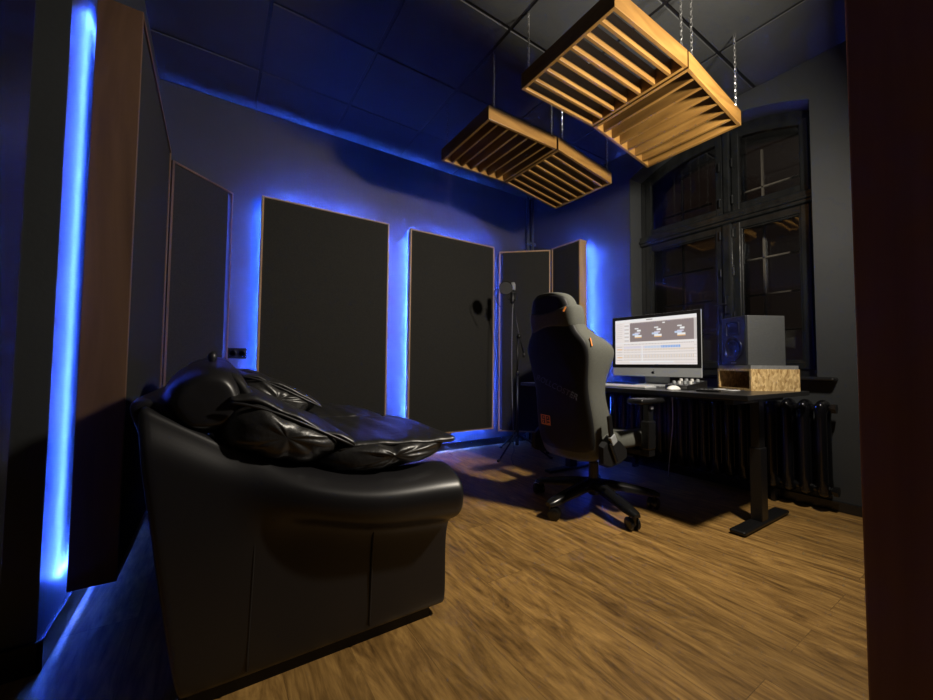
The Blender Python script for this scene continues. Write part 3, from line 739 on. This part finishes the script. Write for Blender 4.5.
# controller under the screen
ct = thing('audio_interface', 'black desktop audio interface with knobs, in front of the screen right corner', 'audio interface', (2.42, 1.24, DZ), -PI/2-0.15)
b = MB(); b.prism([(-0.09, 0), (0.09, 0), (0.09, 0.055), (-0.09, 0.026)], -0.075, 0.075, axis=0)
b.build('case', M_BLACKP, ct, bev=0.003)
for k in range(4):
    x = -0.054+0.036*k
    for yy in (-0.035, 0.03):
        z = 0.044+0.2*yy; b = MB(); b.lathe([(0.010, z-0.003), (0.009, z+0.013), (0.001, z+0.014)], 14, (x, yy, 0)); b.build('knob', M_WHITE if (k+int(yy > 0)) % 2 else M_SILVER, ct, smooth=True, angle=40)
pk = thing('small_remote', 'small black remote lying at the front desk edge next to the audio interface', 'remote', (2.27, 1.045, DZ), 0.2)
b = MB(); b.box((-0.025, -0.055, 0), (0.025, 0.055, 0.013), bevel=0.005, seg=3); b.build('remote_body', M_BLACKP, pk, smooth=True, angle=40)
b = MB()
for k in range(4): b.box((-0.012, -0.035+0.02*k, 0.013), (0.012, -0.025+0.02*k, 0.0145))
b.build('button', M_GREY, pk)

# ------------------------------------------------------------------ loudspeakers on strand board stands
def speaker_set(px, py, rz, l_sp, l_st):
    st = thing('speaker_stand', l_st, 'speaker stand', (px, py, DZ), rz, 'strand board speaker stands')
    W, D, Hs, t = 0.27, 0.30, 0.115, 0.012
    # local: front faces -y, near right-front corner at origin ; x to the left side
    def bx(nm, lo, hi, mt): return box_obj(nm, lo, hi, mt, st)
    bx('side_board', (-t, 0, 0), (0, D, Hs), M_OSB); bx('side_board', (-W, 0, 0), (-W+t, D, Hs), M_OSB)
    bx('top_board', (-W, 0, Hs), (0, D, Hs+t), M_OSB); bx('bottom_board', (-W+t, 0, 0), (-t, D, t), M_OSB); bx('back_board', (-W+t, D-t, t), (-t, D, Hs), M_OSB)
    bx('foam_pad', (-W+0.004, 0.004, Hs+t), (-0.004, D-0.004, Hs+t+0.022), M_GREY)
    z0 = DZ+Hs+t+0.022
    sp = thing('studio_monitor', l_sp, 'loudspeaker', (px, py, z0), rz, 'studio loudspeakers on the desk')
    x0, x1 = -W/2-0.098, -W/2+0.098; hh = 0.297
    b = MB(); b.box((x0, 0.018, 0), (x1, 0.25, hh), bevel=0.003); b.build('cabinet', M_SPK, sp)
    b = MB(); b.box((x0, 0.004, 0), (x1, 0.019, hh), bevel=0.006, seg=3); b.build('baffle', M_SPKF, sp)
    xc = (x0+x1)/2
    b = MB(); b.lathe([(0.070, 0.006), (0.070, 0.000), (0.062, -0.002), (0.060, 0.002), (0.052, -0.001), (0.044, 0.006), (0.020, 0.016), (0.018, 0.012), (0.001, 0.009)], 32, (xc, 0, 0.100), 'y'); w_ = b.build('woofer', M_BLACKP, sp, smooth=True, angle=50)
    b = MB(); b.lathe([(0.071, 0.004), (0.073, -0.003), (0.068, -0.003), (0.067, 0.004)], 32, (xc, 0, 0.100), 'y'); b.build('trim_ring', M_BLACKP, w_, smooth=True)
    b = MB(); b.box((xc-0.05, 0.0, 0.185), (xc+0.05, 0.006, 0.265), bevel=0.008, seg=3); b.lathe([(0.026, 0.001), (0.022, 0.008), (0.012, 0.007), (0.001, 0.0)], 24, (xc, -0.001, 0.225), 'y'); b.build('tweeter', M_BLACKM, sp, smooth=True, angle=40)
    b = MB(); b.box((xc-0.02, 0.002, 0.012), (xc+0.02, 0.005, 0.018)); b.build('badge', M_SILVER, sp)
    return sp
speaker_set(2.60, 0.965, -math.radians(120), 'black studio loudspeaker on the strand board stand right of the screen', 'open strand board box at the near end of the desk, under the loudspeaker')
speaker_set(2.60, 2.06, -math.radians(60), 'black studio loudspeaker mostly hidden behind the gaming chair, only a corner showing', 'strand board box hidden behind the gaming chair, under the far loudspeaker')

# cables on the desk and hanging down
b = MB(); pts = [(2.60, 1.10, DZ+0.004), (2.50, 1.12, DZ+0.005), (2.46, 1.00, DZ+0.004), (2.52, 0.99, DZ+0.004)]
b.tube(pts, 0.003, 6); tag(b.build('cable', M_WHITE, None, smooth=True), 'short white cable lying on the desk beside the strand board box', 'cable')
b = MB(); pts = []
for k in range(20):
    t = k/19; pts.append((2.975+0.006*math.sin(t*6), 1.64+0.02*t*t-0.012*math.sin(t*4), DZ+0.004-0.715*t))
b.tube(pts, 0.003, 6); tag(b.build('cable', M_WHITE, None, smooth=True), 'thin pale cable hanging from the desk in front of the radiator', 'cable')

# ------------------------------------------------------------------ gaming chair
CX, CY, CA = 1.975, 1.575, math.radians(-88)     # chair faces local +y
ch = thing('gaming_chair', 'black high-backed gaming chair on castors turned to the desk', 'chair', (CX, CY, 0), CA)
# star base
for k in range(5):
    a = math.radians(-180-90+0+72*k) - CA    # placed in world angles
    a = math.radians([180, 252, 324, 36, 108][k]) - CA
    d = Vector((math.cos(a), math.sin(a), 0)); n_ = Vector((-d.y, d.x, 0)); R = []
    for r, z, w_, h_ in ((0.03, 0.145, 0.040, 0.050), (0.10, 0.138, 0.038, 0.046), (0.20, 0.122, 0.036, 0.042), (0.30, 0.104, 0.034, 0.036), (0.365, 0.092, 0.030, 0.028), (0.390, 0.086, 0.018, 0.018)):
        c = d*r+Vector((0, 0, z))
        R.append([c+n_*w_*cx+Vector((0, 0, h_*cz)) for cx, cz in ((-1, -0.5), (-1.0, 0.1), (-0.6, 0.5), (0.6, 0.5), (1.0, 0.1), (1, -0.5))])
    b = MB(); b.loft(R); leg = b.build('base_arm', M_BLACKP, ch, smooth=True, angle=50)
    cc = d*0.365; sw = a+0.6+k*0.9; e = Vector((math.cos(sw), math.sin(sw), 0)); e2 = Vector((-e.y, e.x, 0)); wc = cc+e2*0.018+Vector((0, 0, 0.034))
    b = MB()
    for sgn in (-1, 1):
        c0 = wc+e*sgn*0.010; c1 = wc+e*sgn*0.030; b.tube([c0, c0+e*sgn*0.002, c1-e*sgn*0.003, c1], [0.029, 0.034, 0.034, 0.028], 20)
    b.tube([cc+Vector((0, 0, 0.035)), cc+Vector((0, 0, 0.08))], 0.011, 10); b.tube([wc-e*0.012, wc+e*0.012], 0.022, 12)
    b.build('castor', M_BLACKP, leg, smooth=True, angle=50)
b = MB(); b.lathe([(0.001, 0.075), (0.030, 0.078), (0.045, 0.10), (0.048, 0.165), (0.038, 0.175), (0.030, 0.178), (0.029, 0.27), (0.020, 0.272), (0.019, 0.36), (0.001, 0.36)], 24)
b.build('gas_lift', M_BLACKP, ch, smooth=True, angle=40)
b = MB(); b.box((-0.11, -0.13, 0.34), (0.11, 0.13, 0.38), bevel=0.01); b.tube([(0.10, 0.02, 0.355), (0.24, 0.03, 0.35)], 0.007, 8)
b.build('tilt_mechanism', M_BLACKM, ch)
# seat
UP = -0.045
R = []
for y, wd2, z0, z1 in ((-0.25, 0.19, 0.44, 0.50), (-0.22, 0.225, 0.425, 0.525), (-0.05, 0.255, 0.425, 0.52), (0.12, 0.265, 0.425, 0.52), (0.24, 0.262, 0.43, 0.525), (0.285, 0.24, 0.44, 0.51)):
    R.append([(-wd2, y, z0+0.01), (-wd2*1.05, y, (z0+z1)/2), (-wd2*0.98, y, z1+0.02), (-wd2*0.80, y, z1+0.022), (-wd2*0.55, y, z1-0.012), (0, y, z1-0.016), (wd2*0.55, y, z1-0.012), (wd2*0.80, y, z1+0.022), (wd2*0.98, y, z1+0.02), (wd2*1.05, y, (z0+z1)/2), (wd2, y, z0+0.01), (0, y, z0)])
b = MB(); b.loft(R); b.build('seat', M_CHFAB, ch, smooth=True, sub=2).location.z = UP
# backrest: (z, half width, lean y, bolster depth)
BR = [(0.365, 0.1551, -0.22, 0.03), (0.41, 0.2021, -0.224, 0.1), (0.5, 0.2143, -0.238, 0.15), (0.6, 0.2191, -0.253, 0.16), (0.7, 0.2073, -0.268, 0.13), (0.8, 0.2028, -0.286, 0.14), (0.9, 0.2237, -0.302, 0.19), (0.98, 0.2388, -0.316, 0.24), (1.04, 0.2322, -0.328, 0.215), (1.09, 0.1805, -0.338, 0.11), (1.14, 0.1579, -0.348, 0.075), (1.2, 0.1485, -0.364, 0.065), (1.27, 0.1391, -0.376, 0.055), (1.305, 0.1081, -0.383, 0.035), (1.315, 0.047, -0.385, 0.015)]
def bsec(z, w_, y, bd, off=0.0):
    P = [(0, -0.052-off), (0.55, -0.048-off), (0.88, -0.034-off), (1.0, -0.008), (1.02, bd*0.55), (0.94, bd), (0.80, bd*0.95), (0.62, 0.035), (0.3, 0.026), (0, 0.024)]
    L_ = [(u*w_, y+v, z) for u, v in P]; return L_ + [(-p_[0], p_[1], p_[2]) for p_ in L_[-2:0:-1]]
b = MB(); b.loft([bsec(*r) for r in BR]); back = b.build('backrest', M_CHFAB, ch, smooth=True, sub=2); back.location.z = UP
# black rear shell
R = []
for z, w_, y, bd in BR[1:-1]:
    P = [(-0.97, -0.016), (-0.88, -0.042), (-0.55, -0.056), (0, -0.060), (0.55, -0.056), (0.88, -0.042), (0.97, -0.016), (0.85, -0.01), (0.0, -0.03), (-0.85, -0.01)]
    R.append([(u*w_, y+v, z-0.004) for u, v in P])
b = MB(); b.loft(R); b.build('rear_cover', M_CHBACK, back, smooth=True, sub=2)
# head pillow strapped over the top
R = []
for z, g in ((1.105, 0.006), (1.12, 0.016), (1.165, 0.020), (1.205, 0.016), (1.215, 0.004)):
    w_, y = 0.148, -0.349-(z-1.12)*0.2
    P = [(-1.0, 0.0), (-0.9, -0.040), (-0.5, -0.058), (0, -0.062), (0.5, -0.058), (0.9, -0.040), (1.0, 0.0), (1.02, 0.06), (0.8, 0.10), (0.3, 0.115), (-0.3, 0.115), (-0.8, 0.10), (-1.02, 0.06)]
    R.append([(u*(w_+g), y+v*(1+g*3), 1.162+(z-1.162)*(0.62+0.75*abs(u)**1.5)+0.012*u) for u, v in P])
b = MB(); b.loft(R); hp_ = b.build('head_pillow', M_CHFAB, ch, smooth=True, sub=2); hp_.location.z = UP
b = MB(); b.box((-0.004, -0.002, 0), (0.004, 0.002, 0.028)); t_ = b.build('tag', M_ORANGE, hp_); t_.location = (0.128, -0.425, 1.195); t_.rotation_euler = (0, 0.5, 0.6)
b = MB(); b.box((-0.002, -0.004, 0), (0.002, 0.004, 0.045)); t_ = b.build('tag', M_ORANGE, back); t_.location = (0.232, -0.322, 1.01); t_.rotation_euler = (0, -0.25, 0)
# armrests
for sgn in (-1, 1):
    x = sgn*0.325
    b = MB(); b.box((x-0.025, 0.015, 0.40), (x+0.025, 0.085, 0.56), bevel=0.008, seg=2); b.box((x-0.018, 0.025, 0.55), (x+0.018, 0.075, 0.655), bevel=0.006)
    b.box((min(x, sgn*0.10), 0.02, 0.365), (max(x, sgn*0.10), 0.08, 0.38)); b.box((x-0.02, 0.02, 0.365), (x+0.02, 0.08, 0.41))
    ar = b.build('armrest_post', M_BLACKP, ch)
    b = MB(); b.box((x-0.048, -0.09, 0.655), (x+0.048, 0.17, 0.685), bevel=0.013, seg=3); b.build('armrest_pad', M_BLACKP, ar, smooth=True, angle=50)
    b = MB(); b.box((x+sgn*0.024-0.004, 0.03, 0.625), (x+sgn*0.024+0.004, 0.055, 0.64)); b.build('adjust_button', M_GREY, ar)
    # side hinge cover and recline lever
    b = MB(); R = []
    for yy, z0_, z1_ in ((-0.27, 0.40, 0.50), (-0.20, 0.375, 0.55), (-0.12, 0.385, 0.52), (-0.06, 0.41, 0.47)):
        R.append([(sgn*0.232, yy, z0_), (sgn*0.262, yy, z0_+0.01), (sgn*0.262, yy, z1_-0.01), (sgn*0.232, yy, z1_)])
    b.loft(R); hc = b.build('hinge_cover', M_CHBACK, ch, smooth=False); hc.location.z = UP-0.015
    if sgn > 0:
        b = MB(); b.box((0.262, -0.235, 0.50), (0.276, -0.200, 0.66), rot=Matrix.Rotation(0.16, 3, 'X'), bevel=0.006); b.box((0.262, -0.205, 0.40), (0.276, -0.185, 0.52), rot=Matrix.Rotation(0.5, 3, 'X'), bevel=0.004); b.build('recline_lever', M_BLACKP, hc)
        b = MB(); b.box((0.262, -0.225, 0.505), (0.281, -0.180, 0.555), rot=Matrix.Rotation(0.5, 3, 'X'), bevel=0.004); b.build('hinge_plate', M_SILVER, hc)
# lettering and emblem on the rear cover
def text_mesh(name, body, size, mt, parent, loc, rot, ext=0.0006, shear=0.0):
    cu = bpy.data.curves.new(name, 'FONT'); cu.body = body; cu.size = size; cu.extrude = ext; cu.align_x = 'CENTER'; cu.align_y = 'CENTER'; cu.resolution_u = 3; cu.shear = shear
    o = bpy.data.objects.new(name, cu); COL.objects.link(o)
    dg = bpy.context.evaluated_depsgraph_get(); dg.update()
    me = bpy.data.meshes.new_from_object(o.evaluated_get(dg)); bpy.data.objects.remove(o)
    me.materials.clear(); me.materials.append(mt)
    n = bpy.data.objects.new(name, me); COL.objects.link(n); n.parent = parent; n.location = loc; n.rotation_euler = rot
    return n
def on_back(z):
    for (a, c) in zip(BR, BR[1:]):
        if a[0] <= z <= c[0]:
            t = (z-a[0])/(c[0]-a[0]); return a[2]+(c[2]-a[2])*t
    return -0.3
lean = math.atan2(0.385-0.23, 0.88)
tl = text_mesh('lettering', 'ROLLCOSTER', 0.050, M_GREYPRINT, back, (0.0, on_back(0.80)-0.0585, 0.80), (0, 0, 0), shear=0.2)
tl.matrix_local = Matrix.Translation((0.01, on_back(0.79)-0.0685, 0.785)) @ Matrix.Rotation(PI/2-(-lean), 4, 'X') @ Matrix.Rotation(-0.36, 4, 'Z')
b = MB()
for lo, hi in (((-0.036, -0.030), (0.036, -0.023)), ((-0.036, 0.024), (0.036, 0.030)), ((-0.036, -0.03), (-0.030, 0.03)), ((0.030, -0.03), (0.036, 0.03)),
               ((-0.004, -0.022), (0.004, 0.024)), ((-0.030, -0.004), (-0.012, 0.003)), ((0.010, -0.006), (0.030, 0.001)), ((-0.024, -0.02), (-0.016, -0.008)), ((0.012, -0.024), (0.03, -0.016)), ((-0.022, 0.010), (-0.010, 0.018)), ((0.012, 0.010), (0.022, 0.018))):
    b.box((lo[0], lo[1], -0.0006), (hi[0], hi[1], 0.0006))
em = b.build('emblem', M_ORANGE, back); em['label'] = 'orange square emblem'
em.matrix_local = Matrix.Translation((-0.10, on_back(0.58)-0.0665, 0.585)) @ Matrix.Rotation(PI/2+lean, 4, 'X') @ Matrix.Rotation(-0.05, 4, 'Z')

# ------------------------------------------------------------------ microphone stand and microphone
mst = thing('microphone_stand', 'black tripod microphone stand with a boom in front of the back wall panels', 'microphone stand', (2.465, 2.86, 0))
b = MB(); b.tube([(0, 0, 0.10), (0, 0, 0.80)], 0.011, 10); b.tube([(0, 0, 0.78), (0, 0, 1.14)], 0.008, 10); b.build('pole', M_BLACKM, mst, smooth=True)
for a in (math.radians(200), math.radians(300), math.radians(80)):
    b = MB(); b.tube([(0.01*math.cos(a), 0.01*math.sin(a), 0.22), (0.33*math.cos(a), 0.33*math.sin(a), 0.012)], 0.008, 8); b.tube([(0.31*math.cos(a), 0.31*math.sin(a), 0.022), (0.345*math.cos(a), 0.345*math.sin(a), 0.012)], 0.012, 8)
    b.build('leg', M_BLACKM, mst, smooth=True)
b = MB(); b.tube([(0, 0, 0.10), (0, 0, 0.25)], 0.017, 10); b.build('collar', M_BLACKP, mst, smooth=True); b = MB(); b.tube([(0, 0, 0.77), (0, 0, 0.82)], 0.016, 10); b.build('clutch', M_BLACKP, mst, smooth=True)
b = MB(); b.ball((0, -0.02, 1.15), (0.022, 0.024, 0.022), 12, 8); b.build('boom_joint', M_BLACKP, mst, smooth=True)
b = MB(); b.tube([(0.055, -0.03, 0.98), (0.0, -0.025, 1.15), (-0.075, -0.02, 1.46)], 0.006, 8); b.ball((0.056, -0.03, 0.97), (0.014, 0.014, 0.025), 10, 8); b.build('boom', M_BLACKM, mst, smooth=True)
mic = thing('microphone', 'condenser microphone with shock mount hanging at the top of the boom stand', 'microphone', (2.465-0.082, 2.84, 1.49))
b = MB(); b.tube([(0, 0, -0.03), (0, 0, 0.0), (0.004, 0, 0.10)], [0.018, 0.022, 0.022], 14); b.build('microphone_body', M_BLACKM, mic, smooth=True)
b = MB(); b.lathe([(0.022, 0.10), (0.026, 0.105), (0.026, 0.155), (0.018, 0.175), (0.001, 0.18)], 16, (0.004, 0, 0)); b.build('grille', M_GREY, mic, smooth=True)
b = MB()
for zz in (0.01, 0.07): b.tube([(0.04*math.cos(2*PI*k/16), 0.04*math.sin(2*PI*k/16), zz) for k in range(16)], 0.003, 6, closed=True)
for k in range(4): a = PI/4+k*PI/2; b.tube([(0.04*math.cos(a), 0.04*math.sin(a), 0.0), (0.04*math.cos(a), 0.04*math.sin(a), 0.08)], 0.003, 6)
b.tube([(0.0, 0.0, -0.03), (0.0, -0.04, 0.01)], 0.006, 6); b.build('shock_mount', M_BLACKM, mic)
pf = thing('pop_filter', 'round black pop filter on a gooseneck in front of the microphone', 'pop filter', (2.465-0.215, 2.78, 1.585))
nrm = Vector((-0.62, -0.78, 0)).normalized(); tx = Vector((nrm.y, -nrm.x, 0))
pts = [tx*0.062*math.cos(2*PI*k/28)+Vector((0, 0, 0.062*math.sin(2*PI*k/28))) for k in range(28)]
b = MB(); b.tube(pts, 0.004, 6, closed=True); b.build('hoop', M_BLACKP, pf, smooth=True)
b = MB(); b.tube([nrm*0.001, -nrm*0.001], 0.061, 28); b.build('mesh_screen', M_RUB, pf)
b = MB(); pts = [tx*0.064]
for k in range(1, 9):
    t = k/8; pts.append(tx*(0.064+0.05*math.sin(t*PI*0.9)*(1) - 0.07*t*t) + Vector((0.10*t*t*0.2-0.0, 0.06*t, -0.17*t*t-0.02*t)))
b.tube(pts, 0.0035, 6); b.build('gooseneck', M_BLACKM, pf, smooth=True)
b = MB(); pts = [(2.465-0.082, 2.83, 1.46)]
for k in range(1, 16):
    t = k/15; pts.append((2.385-0.02*math.sin(t*3)+0.02*t, 2.84-0.01*t, 1.46-1.40*t))
pts.append((2.34, 2.80, 0.006)); pts.append((2.20, 2.60, 0.006))
b.tube(pts, 0.0032, 6); cbl = b.build('cable', M_GREY, mst, smooth=True); cbl.location = (-mst.location.x, -mst.location.y, 0); cbl['label'] = 'thin grey cable'

# small dark cabinet behind the chair
cb = thing('low_cabinet', 'low dark cabinet standing behind the chair in the far right corner', 'cabinet', (2.74, 2.47, 0), 0)
b = MB(); b.box((0, 0, 0.03), (0.25, 0.34, 0.73), bevel=0.006); b.build('body', M_SPKF, cb)
b = MB(); b.box((0.01, -0.012, 0.05), (0.24, 0.0, 0.71), bevel=0.004); b.build('front_grille', M_FABRIC, cb)
for xx in (0.04, 0.21):
    for yy in (0.04, 0.30): b = MB(); b.tube([(xx, yy, 0), (xx, yy, 0.035)], 0.018, 10); b.build('foot', M_RUB, cb)
